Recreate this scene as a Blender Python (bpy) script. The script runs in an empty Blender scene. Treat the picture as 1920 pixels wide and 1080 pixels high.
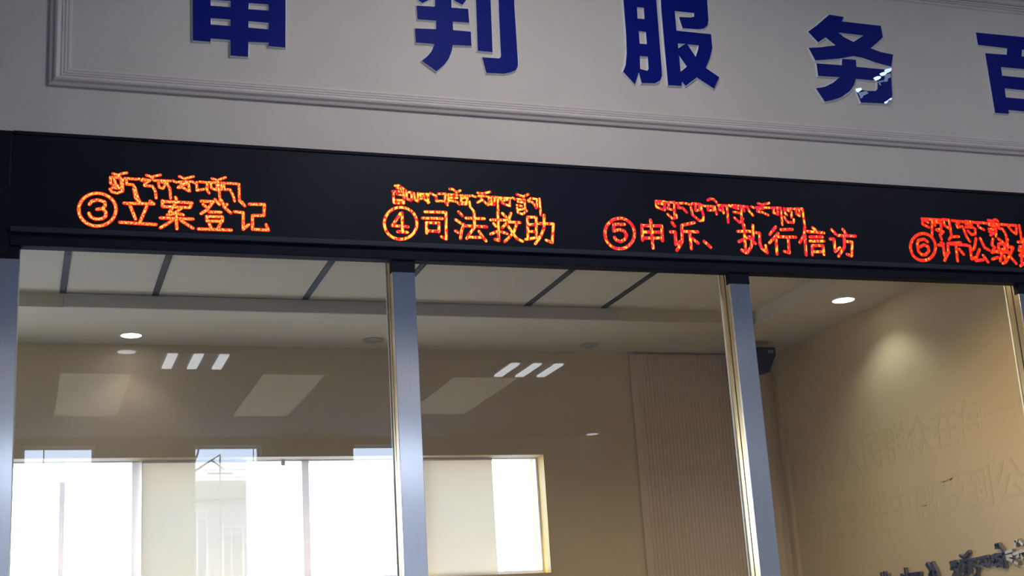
import bpy, bmesh, math, random
from mathutils import Vector, Matrix
random.seed(4)
D = bpy.data; C = bpy.context.collection; SC = bpy.context.scene

# ---------------------------------------------------------------- camera
cam = D.objects.new('camera', D.cameras.new('camera')); C.objects.link(cam); SC.camera = cam
cam.data.sensor_width = 36.0; cam.data.lens = 36.0*2688.88/1920.0; cam.data.clip_end = 300
r_ = Vector((0.945737, -0.319131, -0.061127)); u_ = Vector((-0.030112, -0.273390, 0.961432)); f_ = Vector((0.323534, 0.907421, 0.268164))
m3 = Matrix((r_, u_, -f_)).transposed()
cam.matrix_world = Matrix.Translation((0, -5.2, 1.6)) @ m3.to_4x4()

# ---------------------------------------------------------------- exposure and sky
SC.view_settings.view_transform = 'Standard'; SC.view_settings.look = 'None'
SC.view_settings.exposure = 1.1; SC.view_settings.gamma = 1.0; SC.view_settings.use_curve_mapping = False
W = D.worlds.new('sky'); SC.world = W; W.use_nodes = True
nt = W.node_tree; nt.nodes.clear()
o = nt.nodes.new('ShaderNodeOutputWorld'); b = nt.nodes.new('ShaderNodeBackground')
tc = nt.nodes.new('ShaderNodeTexCoord'); sp = nt.nodes.new('ShaderNodeSeparateXYZ'); cr = nt.nodes.new('ShaderNodeValToRGB')
nt.links.new(tc.outputs['Generated'], sp.inputs[0]); nt.links.new(sp.outputs['Z'], cr.inputs[0])
cr.color_ramp.elements[0].position = 0.0; cr.color_ramp.elements[0].color = (0.80, 0.92, 1.0, 1)
cr.color_ramp.elements[1].position = 0.6; cr.color_ramp.elements[1].color = (0.22, 0.42, 0.85, 1)
e = cr.color_ramp.elements.new(0.17); e.color = (0.56, 0.72, 1.0, 1)
nt.links.new(cr.outputs[0], b.inputs['Color']); b.inputs['Strength'].default_value = 7.0
nt.links.new(b.outputs[0], o.inputs[0])
W.cycles.sampling_method = 'AUTOMATIC'

sun = D.objects.new('sun', D.lights.new('sun', 'SUN')); C.objects.link(sun)
sun.data.energy = 7; sun.data.color = (1.0, 0.82, 0.42); sun.data.angle = 0.01
sun.rotation_euler = Vector((0.80, -0.16, -0.58)).to_track_quat('-Z', 'Y').to_euler()

def portal(name, loc, sx, sz, facing):
    l = D.lights.new(name, 'AREA'); l.shape = 'RECTANGLE'; l.size = sx; l.size_y = sz; l.cycles.is_portal = True
    ob = D.objects.new(name, l); C.objects.link(ob); ob.location = loc
    ob.rotation_euler = Vector(facing).to_track_quat('-Z', 'Z').to_euler()

# ---------------------------------------------------------------- materials
def mat(name, col, rough=0.6, metal=0.0, noise=0.0, scale=20.0, bump=0.0, emit=None, es=0.0, spec=0.5, stretch=None, bscale=None):
    m = D.materials.new(name); m.use_nodes = True; n = m.node_tree.nodes; l = m.node_tree.links
    p = n['Principled BSDF']; p.inputs['Base Color'].default_value = (*col, 1); p.inputs['Roughness'].default_value = rough
    p.inputs['Metallic'].default_value = metal; p.inputs['Specular IOR Level'].default_value = spec
    if noise or bump:
        t = n.new('ShaderNodeTexCoord'); mp = n.new('ShaderNodeMapping'); l.new(t.outputs['Object'], mp.inputs[0])
        if stretch: mp.inputs['Scale'].default_value = stretch
        if noise:
            x = n.new('ShaderNodeTexNoise'); x.inputs['Scale'].default_value = scale; x.inputs['Detail'].default_value = 4
            l.new(mp.outputs[0], x.inputs['Vector'])
            c = n.new('ShaderNodeValToRGB'); l.new(x.outputs['Fac'], c.inputs[0])
            c.color_ramp.elements[0].position = 0.3; c.color_ramp.elements[1].position = 0.7
            c.color_ramp.elements[0].color = (*[v*(1-noise) for v in col], 1); c.color_ramp.elements[1].color = (*[min(1, v*(1+noise)) for v in col], 1)
            l.new(c.outputs[0], p.inputs['Base Color'])
        if bump:
            x = n.new('ShaderNodeTexNoise'); x.inputs['Scale'].default_value = bscale or scale*6; x.inputs['Detail'].default_value = 3
            l.new(mp.outputs[0], x.inputs['Vector'])
            bp = n.new('ShaderNodeBump'); bp.inputs['Strength'].default_value = bump; bp.inputs['Distance'].default_value = 0.002
            l.new(x.outputs['Fac'], bp.inputs['Height']); l.new(bp.outputs[0], p.inputs['Normal'])
    if emit: p.inputs['Emission Color'].default_value = (*emit, 1); p.inputs['Emission Strength'].default_value = es
    return m

M = {}
M['paint'] = mat('off_white_wall_paint', (0.69, 0.62, 0.565), 0.75, noise=0.03, scale=3, bump=0.25, bscale=160)
M['mould'] = mat('moulding_plaster', (0.68, 0.61, 0.585), 0.6, noise=0.02, scale=6)
M['header'] = mat('black_blue_aluminium', (0.010, 0.013, 0.024), 0.65, noise=0.15, scale=4, spec=0.12)
M['bead'] = mat('grey_blue_aluminium_bead', (0.030, 0.037, 0.058), 0.5, spec=0.2)
M['screen'] = mat('led_screen_black', (0.006, 0.009, 0.019), 0.5, noise=0.3, scale=1.5, spec=0.15)
M['steel'] = mat('brushed_stainless_steel', (0.97, 0.88, 0.82), 0.22, 1.0, noise=0.04, scale=2, bump=0.05, stretch=(60, 60, 1), bscale=8)
M['brass'] = mat('gold_tinted_steel', (0.78, 0.60, 0.33), 0.30, 1.0, noise=0.05, scale=3)
M['gasket'] = mat('black_rubber', (0.02, 0.018, 0.012), 0.7)
M['edge'] = mat('pale_glass_edge', (0.85, 0.83, 0.68), 0.4)
M['blue'] = mat('blue_acrylic_face', (0.004, 0.011, 0.21), 0.5, spec=0.08)
M['acrylic'] = mat('white_acrylic', (0.90, 0.93, 0.97), 0.3)
M['film_white'] = mat('shiny_glint_film', (0.95, 0.97, 1.0), 0.12, 0.9)  # mirror-like film that carries the window glare on one character
M['glare_blue'] = mat('painted_blue_glare', (0.22, 0.34, 0.68), 0.35)  # window glare painted in as pale blue
M['room_wall'] = mat('beige_room_paint', (0.63, 0.50, 0.315), 0.7, noise=0.03, scale=1.5)
M['right_wall'] = mat('cream_room_paint', (0.64, 0.49, 0.27), 0.55, noise=0.03, scale=2)
M['room_ceiling'] = mat('warm_white_ceiling_paint', (0.64, 0.57, 0.42), 0.8, noise=0.02, scale=2)
M['slat'] = mat('beige_fluted_slat', (0.66, 0.51, 0.35), 0.55, noise=0.05, scale=5)
M['slot'] = mat('dark_ceiling_slot', (0.03, 0.03, 0.028), 0.6)
M['lip_strip'] = mat('pale_lip_strip', (0.56, 0.52, 0.46), 0.6, noise=0.03, scale=5)  # plain strip, greyer than the rest of the tray lip
M['blind'] = mat('cream_blind_fabric', (0.75, 0.73, 0.64), 0.8)
M['winframe'] = mat('pale_pvc_window_frame', (0.72, 0.69, 0.68), 0.4)
M['pvc'] = mat('pale_pvc_glare', (0.72, 0.69, 0.68), 0.4)  # made translucent to imitate window glare bleeding over the frames
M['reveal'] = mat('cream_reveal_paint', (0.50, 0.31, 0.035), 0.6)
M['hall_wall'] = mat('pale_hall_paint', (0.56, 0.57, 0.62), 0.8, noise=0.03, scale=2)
M['hall_dark_wall'] = mat('darkened_hall_wall', (0.14, 0.14, 0.145), 0.6, noise=0.1, scale=3)  # unseen side wall made dark to shade the left of the facade
M['hall_ceiling'] = mat('hall_ceiling_paint', (0.50, 0.64, 0.84), 0.85, noise=0.03, scale=2)
M['floor'] = mat('grey_stone_floor', (0.36, 0.36, 0.36), 0.25, noise=0.12, scale=3)
M['lamp'] = mat('lamp_diffuser', (0.9, 0.9, 0.9), 0.5, emit=(0.92, 0.95, 1.0), es=3.0)
M['spot'] = mat('downlight_lens', (0.9, 0.9, 0.9), 0.5, emit=(0.96, 0.97, 1.0), es=5.0)
M['spot_hall'] = mat('hall_downlight_lens', (0.9, 0.9, 0.9), 0.5, emit=(0.9, 0.93, 1.0), es=2.2)
M['panel'] = mat('bounced_sun_glow', (0.8, 0.8, 0.75), 0.5, emit=(1.0, 0.98, 0.85), es=0.33)  # glow put in for sunlight bounced onto the ceiling
M['off'] = mat('unlit_downlight', (0.40, 0.38, 0.32), 0.4)
M['white_rim'] = mat('white_metal_rim', (0.7, 0.69, 0.66), 0.4)
M['black'] = mat('black_plastic', (0.018, 0.019, 0.022), 0.4)
M['logo'] = mat('pale_print', (0.30, 0.31, 0.33), 0.5)
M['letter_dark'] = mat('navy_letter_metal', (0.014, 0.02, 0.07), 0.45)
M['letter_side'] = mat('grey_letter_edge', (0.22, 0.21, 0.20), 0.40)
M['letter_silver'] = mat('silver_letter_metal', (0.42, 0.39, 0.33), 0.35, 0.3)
M['ghost'] = mat('cream_raised_lettering', (0.595, 0.46, 0.25), 0.55)
M['concrete'] = mat('grey_render_facade', (0.34, 0.33, 0.33), 0.85, noise=0.06, scale=0.6)
M['cornice'] = mat('darker_grey_cornice', (0.24, 0.235, 0.235), 0.85)
M['outwin'] = mat('pale_outside_window', (0.75, 0.74, 0.70), 0.4)
M['outglass'] = mat('dim_outside_glass', (0.16, 0.17, 0.19), 0.2)
M['ground'] = mat('pale_paving', (0.30, 0.29, 0.27), 0.9, noise=0.15, scale=0.5)
M['pole'] = mat('dark_galvanised_pole', (0.08, 0.08, 0.085), 0.6)
M['bark'] = mat('dark_branch_bark', (0.05, 0.045, 0.04), 0.9, noise=0.2, scale=8)
M['counter'] = mat('white_counter_stone', (0.65, 0.64, 0.62), 0.4, noise=0.04, scale=4)

def brushed(m):
    n = m.node_tree.nodes; l = m.node_tree.links; p = n['Principled BSDF']; t = n.new('ShaderNodeTangent'); t.direction_type = 'RADIAL'; t.axis = 'X'
    l.new(t.outputs[0], p.inputs['Tangent']); p.inputs['Anisotropic'].default_value = 0.95; p.inputs['Anisotropic Rotation'].default_value = 0.25
brushed(M['steel'])
def glass_mat():
    m = D.materials.new('clear_glass'); m.use_nodes = True; n = m.node_tree.nodes; l = m.node_tree.links; n.clear()
    out = n.new('ShaderNodeOutputMaterial'); mx = n.new('ShaderNodeMixShader'); t = n.new('ShaderNodeBsdfTransparent'); g = n.new('ShaderNodeBsdfGlossy')
    t.inputs[0].default_value = (0.972, 0.966, 0.958, 1); g.inputs['Roughness'].default_value = 0.0
    lw = n.new('ShaderNodeLayerWeight'); lw.inputs['Blend'].default_value = 0.5
    pw = n.new('ShaderNodeMath'); pw.operation = 'POWER'; pw.inputs[1].default_value = 5
    ma = n.new('ShaderNodeMath'); ma.operation = 'MULTIPLY_ADD'; ma.inputs[1].default_value = 0.95; ma.inputs[2].default_value = 0.046
    l.new(lw.outputs['Facing'], pw.inputs[0]); l.new(pw.outputs[0], ma.inputs[0]); l.new(ma.outputs[0], mx.inputs[0])
    l.new(t.outputs[0], mx.inputs[1]); l.new(g.outputs[0], mx.inputs[2]); l.new(mx.outputs[0], out.inputs[0])
    return m
M['glass'] = glass_mat()

# cream blind cloth lets daylight through
def cloth(m, col):
    n = m.node_tree.nodes; l = m.node_tree.links; p = n['Principled BSDF']; out = n['Material Output']
    tr = n.new('ShaderNodeBsdfTranslucent'); tr.inputs[0].default_value = col
    ad = n.new('ShaderNodeAddShader'); l.new(p.outputs[0], ad.inputs[0]); l.new(tr.outputs[0], ad.inputs[1]); l.new(ad.outputs[0], out.inputs[0])
cloth(M['blind'], (0.295, 0.262, 0.222, 1)); cloth(M['pvc'], (0.285, 0.255, 0.225, 1))

def led_mat(name, cols, sx, sz, es):
    m = D.materials.new(name); m.use_nodes = True; n = m.node_tree.nodes; l = m.node_tree.links; n.clear()
    out = n.new('ShaderNodeOutputMaterial'); e = n.new('ShaderNodeEmission'); e.inputs[1].default_value = es
    t = n.new('ShaderNodeTexCoord'); mp = n.new('ShaderNodeMapping'); mp.inputs['Scale'].default_value = (sx, 1, sz)
    mp.inputs['Rotation'].default_value = (0, 0.35, 0)
    x = n.new('ShaderNodeTexNoise'); x.inputs['Scale'].default_value = 1; x.inputs['Detail'].default_value = 1.5; x.inputs['Roughness'].default_value = 0.6
    c = n.new('ShaderNodeValToRGB'); els = c.color_ramp.elements
    els[0].position = cols[0][0]; els[0].color = (*cols[0][1], 1); els[1].position = cols[-1][0]; els[1].color = (*cols[-1][1], 1)
    for p, q in cols[1:-1]: k = els.new(p); k.color = (*q, 1)
    l.new(t.outputs['Object'], mp.inputs[0]); l.new(mp.outputs[0], x.inputs['Vector']); l.new(x.outputs['Fac'], c.inputs[0])
    l.new(c.outputs[0], e.inputs[0]); l.new(e.outputs[0], out.inputs[0])
    return m
RED = (1.0, 0.022, 0.010); ORG = (1.0, 0.16, 0.02); MAG = (1.0, 0.02, 0.10); YEL = (1.0, 0.62, 0.04); PAL = (1.0, 0.80, 0.25)
M['led_halo'] = led_mat('led_red_glow', [(0.3, (0.50, 0.012, 0.002)), (0.7, (0.78, 0.022, 0.003))], 60, 60, 0.62)  # wider red stroke paints the glow around the LED text
M['led3'] = led_mat('led_orange_dots', [(0.34, RED), (0.42, MAG), (0.49, ORG), (0.56, YEL), (0.66, PAL)], 210, 110, 0.66)
M['led4'] = led_mat('led_yellow_magenta_dots', [(0.36, RED), (0.47, MAG), (0.50, YEL), (0.58, YEL), (0.66, PAL)], 105, 48, 0.66)
M['led5'] = led_mat('led_magenta_yellow_streaks', [(0.36, RED), (0.46, MAG), (0.53, RED), (0.57, YEL), (0.68, YEL)], 100, 40, 0.64)
M['led6'] = led_mat('led_red_orange_streaks', [(0.36, MAG), (0.44, RED), (0.56, (1, 0.045, 0.008)), (0.62, ORG), (0.68, YEL)], 100, 45, 0.62)

# ---------------------------------------------------------------- helpers
def box(bm, x0, x1, y0, y1, z0, z1, mi=0):
    v = [bm.verts.new(p) for p in ((x0,y0,z0),(x1,y0,z0),(x1,y1,z0),(x0,y1,z0),(x0,y0,z1),(x1,y0,z1),(x1,y1,z1),(x0,y1,z1))]
    for f in ((0,3,2,1),(4,5,6,7),(0,1,5,4),(1,2,6,5),(2,3,7,6),(3,0,4,7)):
        q = bm.faces.new([v[i] for i in f]); q.material_index = mi
def cyl(bm, x, y, z0, z1, r, n=24, r2=None, mi=0):
    r2 = r if r2 is None else r2
    a = [bm.verts.new((x+r*math.cos(2*math.pi*i/n), y+r*math.sin(2*math.pi*i/n), z0)) for i in range(n)]
    c = [bm.verts.new((x+r2*math.cos(2*math.pi*i/n), y+r2*math.sin(2*math.pi*i/n), z1)) for i in range(n)]
    for i in range(n): bm.faces.new((a[i], a[(i+1)%n], c[(i+1)%n], c[i])).material_index = mi
    bm.faces.new(a[::-1]).material_index = mi; bm.faces.new(c).material_index = mi
def tube(bm, p, q, r, n=6, r2=None):
    p = Vector(p); q = Vector(q); d = (q-p).normalized(); s = d.orthogonal().normalized(); t = d.cross(s); r2 = r2 or r
    a = [bm.verts.new(p+(s*math.cos(2*math.pi*i/n)+t*math.sin(2*math.pi*i/n))*r) for i in range(n)]
    c = [bm.verts.new(q+(s*math.cos(2*math.pi*i/n)+t*math.sin(2*math.pi*i/n))*r2) for i in range(n)]
    for i in range(n): bm.faces.new((a[i], a[(i+1)%n], c[(i+1)%n], c[i]))
    bm.faces.new(a[::-1]); bm.faces.new(c)
def obj(name, bm, mats, parent=None, bevel=0, loc=None):
    if isinstance(bm, bmesh.types.BMesh):
        bmesh.ops.recalc_face_normals(bm, faces=bm.faces)
        me = D.meshes.new(name); bm.to_mesh(me); bm.free()
    else: me = bm
    for m in (mats if isinstance(mats, (list, tuple)) else [mats]):
        if len(me.materials) < 8: me.materials.append(m)
    o = D.objects.new(name, me); C.objects.link(o)
    if parent: o.parent = parent
    if loc: o.location = loc
    if bevel:
        b = o.modifiers.new('bevel', 'BEVEL'); b.width = bevel; b.segments = 2; b.limit_method = 'ANGLE'
    return o
def boxes(name, lst, m, parent=None, bevel=0):
    bm = bmesh.new()
    for t in lst: box(bm, *t)
    return obj(name, bm, m, parent, bevel)
def tag(o, label=None, cat=None, group=None, kind=None):
    if label: o['label'] = label
    if cat: o['category'] = cat
    if group: o['group'] = group
    if kind: o['kind'] = kind
    return o
def empty(name, loc=(0,0,0)):
    o = D.objects.new(name, None); C.objects.link(o); o.location = loc; o.empty_display_size = 0.1
    return o
def copy_tree(o, parent=None, dx=None):
    c = o.copy(); C.objects.link(c)
    if parent: c.parent = parent
    for ch in list(o.children): copy_tree(ch, c)
    return c

# traced stroke and outline data, millimetres on each wall plane
LED=[["3",[[[322,3388],[320,3374],[315,3360],[308,3348],[297,3337],[285,3329],[271,3324],[256,3321],[242,3322],[228,3326],[215,3333],[205,3343],[197,3354],[192,3368],[190,3382],[191,3396],[196,3410],[203,3422],[213,3433],[226,3441],[240,3447],[254,3449],[269,3448],[283,3444],[296,3437],[307,3428],[315,3416],[320,3403],[322,3388]],[[227,3404],[235,3417],[257,3423],[281,3417],[283,3402],[275,3391],[254,3386]],[[275,3389],[286,3377],[285,3360],[272,3350],[249,3348],[232,3356],[226,3370]]]],
["3",[[[350,3415],[458,3418]],[[444,3428],[452,3422]],[[372,3407],[392,3355]],[[432,3406],[409,3347]],[[336,3340],[466,3337]]]],
["3",[[[537,3448],[540,3439]],[[489,3432],[489,3411]],[[489,3429],[597,3429],[591,3412]],[[490,3409],[589,3410]],[[535,3420],[515,3389],[565,3380]],[[561,3408],[531,3383],[507,3377]],[[482,3364],[601,3365]],[[539,3377],[542,3324]],[[525,3355],[482,3325]],[[557,3357],[601,3329]]]],
["3",[[[631,3438],[677,3438],[653,3404],[631,3388]],[[639,3425],[651,3415]],[[706,3446],[722,3414],[742,3396]],[[728,3430],[716,3420]],[[683,3447],[700,3428]],[[661,3396],[705,3397]],[[652,3378],[653,3360],[710,3361],[711,3379],[652,3378]],[[661,3351],[667,3336]],[[703,3353],[695,3335]],[[621,3327],[743,3328]]]],
["3",[[[783,3443],[795,3427]],[[756,3402],[789,3400],[788,3333],[809,3353]],[[812,3435],[870,3437],[867,3392],[824,3390],[823,3335],[883,3334],[875,3356]]]],
["t3",[[[309,3529],[325,3525],[329,3513]],[[329,3525],[341,3531],[359,3535]],[[300,3514],[336,3515]],[[301,3513],[301,3490],[319,3482]],[[314,3512],[317,3494],[328,3479]],[[337,3513],[341,3468]],[[344,3508],[345,3465]],[[299,3468],[306,3457],[325,3453],[345,3462]],[[306,3473],[339,3472]]]],
["t3",[[[351,3513],[395,3512]],[[358,3509],[359,3490],[381,3490],[390,3476],[398,3443],[407,3424]],[[384,3473],[390,3440],[401,3425]],[[402,3514],[415,3507]]]],
["t3",[[[417,3514],[443,3510],[429,3500]],[[426,3503],[423,3488],[452,3488],[463,3468],[466,3441]],[[430,3530],[446,3526],[454,3514]],[[454,3526],[481,3534]]]],
["t3",[[[457,3511],[517,3512]],[[474,3503],[477,3484],[491,3481],[500,3501]],[[483,3506],[500,3504]],[[503,3508],[516,3480],[519,3443]],[[526,3514],[540,3508]]]],
["t3",[[[551,3532],[571,3524],[603,3535]],[[548,3510],[592,3514]],[[554,3506],[577,3503],[549,3492]],[[546,3487],[563,3489],[587,3475]],[[584,3509],[589,3475]],[[597,3515],[609,3509]]]],
["t3",[[[615,3512],[616,3480],[641,3486]],[[626,3515],[655,3513],[654,3491]],[[650,3491],[661,3471]]]],
["t3",[[[661,3515],[690,3515]],[[667,3511],[670,3492],[690,3485],[690,3515]],[[672,3531],[690,3525],[696,3516]],[[699,3528],[723,3538]],[[696,3517],[702,3444]],[[708,3516],[708,3488]]]],
["t3",[[[714,3515],[770,3515]],[[717,3509],[718,3489],[740,3490],[752,3465],[757,3444]]]],
["t3",[[[774,3514],[775,3446],[795,3427]]]],
["4",[[[1471,3389],[1469,3374],[1463,3360],[1455,3347],[1444,3336],[1431,3328],[1417,3322],[1402,3320],[1387,3321],[1373,3325],[1361,3332],[1351,3342],[1344,3355],[1340,3368],[1338,3383],[1341,3398],[1346,3412],[1354,3425],[1365,3436],[1378,3445],[1393,3451],[1407,3453],[1422,3452],[1436,3448],[1448,3441],[1459,3431],[1466,3418],[1470,3404],[1471,3389]],[[1406,3428],[1371,3375],[1434,3373]],[[1412,3430],[1411,3352]],[[1391,3351],[1431,3350]]]],
["4",[[[1506,3439],[1593,3441],[1589,3329],[1569,3338]],[[1495,3412],[1577,3414]],[[1510,3394],[1509,3350]],[[1510,3394],[1562,3395],[1560,3358]],[[1509,3360],[1559,3360]]]],
["4",[[[1646,3446],[1661,3430]],[[1632,3412],[1655,3397]],[[1629,3365],[1641,3358]],[[1648,3334],[1654,3367],[1665,3394]],[[1675,3421],[1753,3422]],[[1711,3449],[1710,3387]],[[1671,3388],[1761,3388]],[[1710,3385],[1683,3349],[1674,3335]],[[1681,3341],[1734,3342]],[[1727,3368],[1738,3350],[1755,3328]]]],
["4",[[[1779,3418],[1860,3421]],[[1812,3452],[1809,3332],[1793,3337]],[[1831,3449],[1846,3433]],[[1791,3404],[1800,3392]],[[1776,3358],[1805,3371]],[[1840,3402],[1827,3387]],[[1822,3370],[1846,3363]],[[1868,3451],[1854,3417],[1840,3400]],[[1853,3413],[1905,3413]],[[1891,3410],[1876,3372],[1853,3347],[1834,3329]],[[1852,3396],[1867,3372],[1886,3344],[1910,3333]]]],
["4",[[[1938,3438],[1934,3346]],[[1938,3438],[1976,3439],[1971,3352]],[[1941,3406],[1972,3407]],[[1939,3377],[1970,3377]],[[1924,3342],[1987,3355]],[[1983,3413],[2049,3414],[2038,3333],[2012,3343]],[[2011,3450],[2007,3395],[1987,3353],[1964,3325]]]],
["t4",[[[1388,3542],[1404,3544],[1416,3535],[1431,3525]],[[1396,3534],[1414,3530]],[[1378,3518],[1423,3520]],[[1380,3516],[1380,3472]],[[1395,3507],[1417,3505]],[[1423,3518],[1421,3470]],[[1380,3482],[1420,3482]],[[1382,3470],[1421,3470]]]],
["t4",[[[1430,3517],[1455,3518],[1454,3487]],[[1434,3509],[1435,3490],[1450,3483]],[[1464,3515],[1467,3488],[1480,3481],[1481,3516]]]],
["t4",[[[1487,3514],[1499,3496],[1525,3480]],[[1492,3513],[1523,3514],[1521,3477]],[[1492,3493],[1511,3506]],[[1532,3519],[1547,3512]]]],
["t4",[[[1555,3510],[1556,3487],[1582,3488]],[[1565,3518],[1595,3520],[1590,3489],[1601,3472]]]],
["t4",[[[1614,3541],[1627,3541],[1642,3528],[1658,3537]],[[1605,3484],[1607,3517],[1645,3517]],[[1614,3504],[1644,3505]],[[1613,3492],[1640,3489],[1651,3478]]]],
["t4",[[[1656,3516],[1699,3516]],[[1660,3506],[1659,3487],[1682,3488],[1687,3507],[1664,3504]],[[1651,3480],[1682,3480]],[[1694,3492],[1696,3469],[1709,3454],[1711,3427]],[[1707,3518],[1722,3513]]]],
["t4",[[[1731,3531],[1754,3529],[1784,3538]],[[1734,3518],[1765,3518]],[[1745,3515],[1744,3499],[1728,3490]],[[1749,3503],[1771,3481]]]],
["t4",[[[1773,3516],[1816,3516],[1812,3428]],[[1778,3512],[1777,3485],[1798,3484],[1804,3518]],[[1788,3513],[1791,3489]]]],
["t4",[[[1823,3515],[1871,3515]],[[1829,3507],[1834,3492],[1865,3482],[1865,3513]],[[1842,3504],[1858,3509]],[[1879,3518],[1890,3512]]]],
["t4",[[[1899,3533],[1927,3526],[1949,3537]],[[1898,3513],[1930,3513],[1931,3477]],[[1901,3503],[1921,3500]],[[1896,3487],[1916,3484]],[[1896,3475],[1898,3456],[1918,3449],[1937,3465],[1927,3473],[1903,3468]]]],
["t4",[[[1945,3509],[1958,3520],[1986,3517],[1981,3482]],[[1947,3506],[1965,3503],[1979,3479]]]],
["t4",[[[1996,3520],[1997,3449]]]],
["5",[[[2408,3388],[2405,3373],[2399,3359],[2389,3346],[2378,3335],[2364,3326],[2350,3321],[2335,3319],[2320,3320],[2307,3324],[2295,3331],[2285,3342],[2278,3354],[2275,3368],[2274,3383],[2277,3397],[2283,3412],[2292,3425],[2304,3436],[2317,3445],[2332,3450],[2347,3453],[2362,3452],[2375,3447],[2387,3440],[2397,3430],[2404,3417],[2408,3403],[2408,3388]],[[2322,3425],[2366,3427]],[[2317,3425],[2315,3395],[2340,3403],[2362,3398],[2372,3380],[2362,3361],[2342,3350],[2323,3356],[2316,3368]]]],
["5",[[[2487,3452],[2487,3328]],[[2445,3428],[2442,3361]],[[2447,3425],[2536,3428],[2533,3362]],[[2449,3397],[2530,3400]],[[2446,3371],[2531,3374]]]],
["5",[[[2585,3445],[2596,3430]],[[2574,3403],[2596,3404],[2593,3348],[2620,3365]],[[2690,3450],[2629,3435],[2625,3366],[2611,3343],[2596,3323]],[[2634,3408],[2702,3409]],[[2663,3406],[2664,3332]],[[2675,3377],[2698,3359]]]],
["5",[[[2727,3368],[2750,3348],[2755,3342]]]],
["5",[[[2892,3420],[2942,3423]],[[2925,3452],[2920,3325],[2901,3337]],[[2892,3374],[2946,3398]],[[2942,3423],[2997,3416],[2992,3370],[2999,3348],[3023,3329],[3019,3362]],[[2968,3451],[2963,3395],[2948,3352],[2927,3325]],[[2942,3394],[2971,3369]]]],
["5",[[[3079,3449],[3046,3413]],[[3087,3420],[3039,3374]],[[3074,3397],[3070,3325]],[[3102,3437],[3159,3441]],[[3087,3404],[3172,3406]],[[3134,3402],[3131,3333],[3107,3339]]]],
["5",[[[3223,3456],[3214,3416],[3189,3383]],[[3218,3419],[3213,3327]],[[3261,3454],[3277,3442]],[[3233,3435],[3315,3432]],[[3242,3410],[3306,3413]],[[3240,3391],[3310,3394]],[[3244,3328],[3248,3371],[3302,3373],[3302,3332]],[[3250,3343],[3298,3345]]]],
["5",[[[3356,3449],[3373,3430]],[[3342,3405],[3362,3406],[3360,3348],[3386,3367]],[[3413,3453],[3425,3433]],[[3383,3423],[3473,3424]],[[3414,3420],[3410,3371],[3373,3327]],[[3423,3397],[3452,3396],[3441,3331],[3418,3338]]]],
["t5",[[[2519,3537],[2560,3537],[2556,3499],[2520,3511],[2520,3533]],[[2532,3527],[2553,3525]]]],
["t5",[[[2568,3535],[2580,3526],[2571,3506],[2592,3503]],[[2574,3534],[2605,3537],[2601,3475]],[[2569,3482],[2588,3463],[2609,3468],[2610,3480]]]],
["t5",[[[2613,3532],[2649,3535]],[[2623,3528],[2622,3512],[2642,3513],[2659,3494]],[[2659,3534],[2676,3531]]]],
["t5",[[[2681,3527],[2691,3536],[2728,3534]],[[2681,3519],[2685,3484],[2716,3459],[2733,3462],[2736,3486],[2729,3522]],[[2702,3524],[2702,3504],[2721,3509],[2721,3529]],[[2736,3530],[2748,3527]]]],
["t5",[[[2764,3554],[2778,3562],[2794,3559],[2805,3546]],[[2753,3527],[2795,3527]],[[2761,3523],[2761,3509],[2785,3510],[2788,3525]],[[2794,3521],[2800,3493]]]],
["t5",[[[2810,3534],[2853,3534],[2851,3458]],[[2816,3530],[2814,3514],[2831,3509]],[[2831,3531],[2834,3499]],[[2864,3537],[2872,3531]]]],
["t5",[[[2879,3537],[2921,3536],[2917,3483],[2924,3427]],[[2882,3529],[2905,3523]],[[2882,3507],[2907,3504]],[[2883,3481],[2906,3460],[2925,3479]]]],
["t5",[[[2928,3536],[2949,3533]],[[2931,3528],[2934,3514]],[[2953,3535],[2956,3517],[2975,3496]],[[2971,3536],[2983,3531]]]],
["t5",[[[3005,3552],[3024,3547],[3060,3557]],[[2992,3533],[3061,3535]],[[3031,3531],[3000,3525],[2998,3515],[3024,3512],[3049,3501]]]],
["t5",[[[3070,3535],[3114,3537],[3113,3460]],[[3078,3527],[3076,3513],[3097,3506],[3096,3532]]]],
["t5",[[[3131,3536],[3133,3514],[3141,3506]],[[3144,3535],[3171,3536]],[[3148,3527],[3165,3523],[3163,3495]],[[3126,3497],[3141,3473],[3169,3473],[3173,3487]]]],
["t5",[[[3180,3536],[3222,3539],[3223,3463]],[[3188,3529],[3190,3512],[3204,3505],[3206,3534]]]],
["6",[[[3883,3390],[3879,3376],[3872,3362],[3862,3350],[3850,3339],[3836,3331],[3821,3326],[3806,3324],[3792,3325],[3779,3329],[3767,3336],[3758,3346],[3753,3357],[3750,3371],[3750,3385],[3754,3399],[3761,3413],[3771,3425],[3783,3436],[3797,3444],[3812,3450],[3827,3452],[3841,3451],[3855,3447],[3866,3440],[3875,3430],[3881,3418],[3884,3405],[3883,3390]],[[3845,3413],[3828,3426],[3798,3419],[3788,3402],[3789,3367],[3803,3351],[3825,3352],[3844,3370],[3844,3391],[3823,3399],[3801,3388]]]],
["6",[[[3916,3413],[3928,3408]],[[3901,3401],[3925,3400],[3924,3353],[3951,3368]],[[4021,3417],[3951,3410],[3947,3368],[3921,3329]],[[3961,3409],[4055,3406]],[[3994,3410],[3990,3329]],[[4009,3385],[4028,3362]]]],
["6",[[[4058,3404],[4069,3402],[4067,3341],[4092,3350]],[[4108,3441],[4093,3397],[4081,3385]],[[4131,3442],[4147,3399],[4171,3387]],[[4118,3389],[4099,3357],[4089,3334],[4130,3340]],[[4133,3361],[4154,3330]]]],
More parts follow.
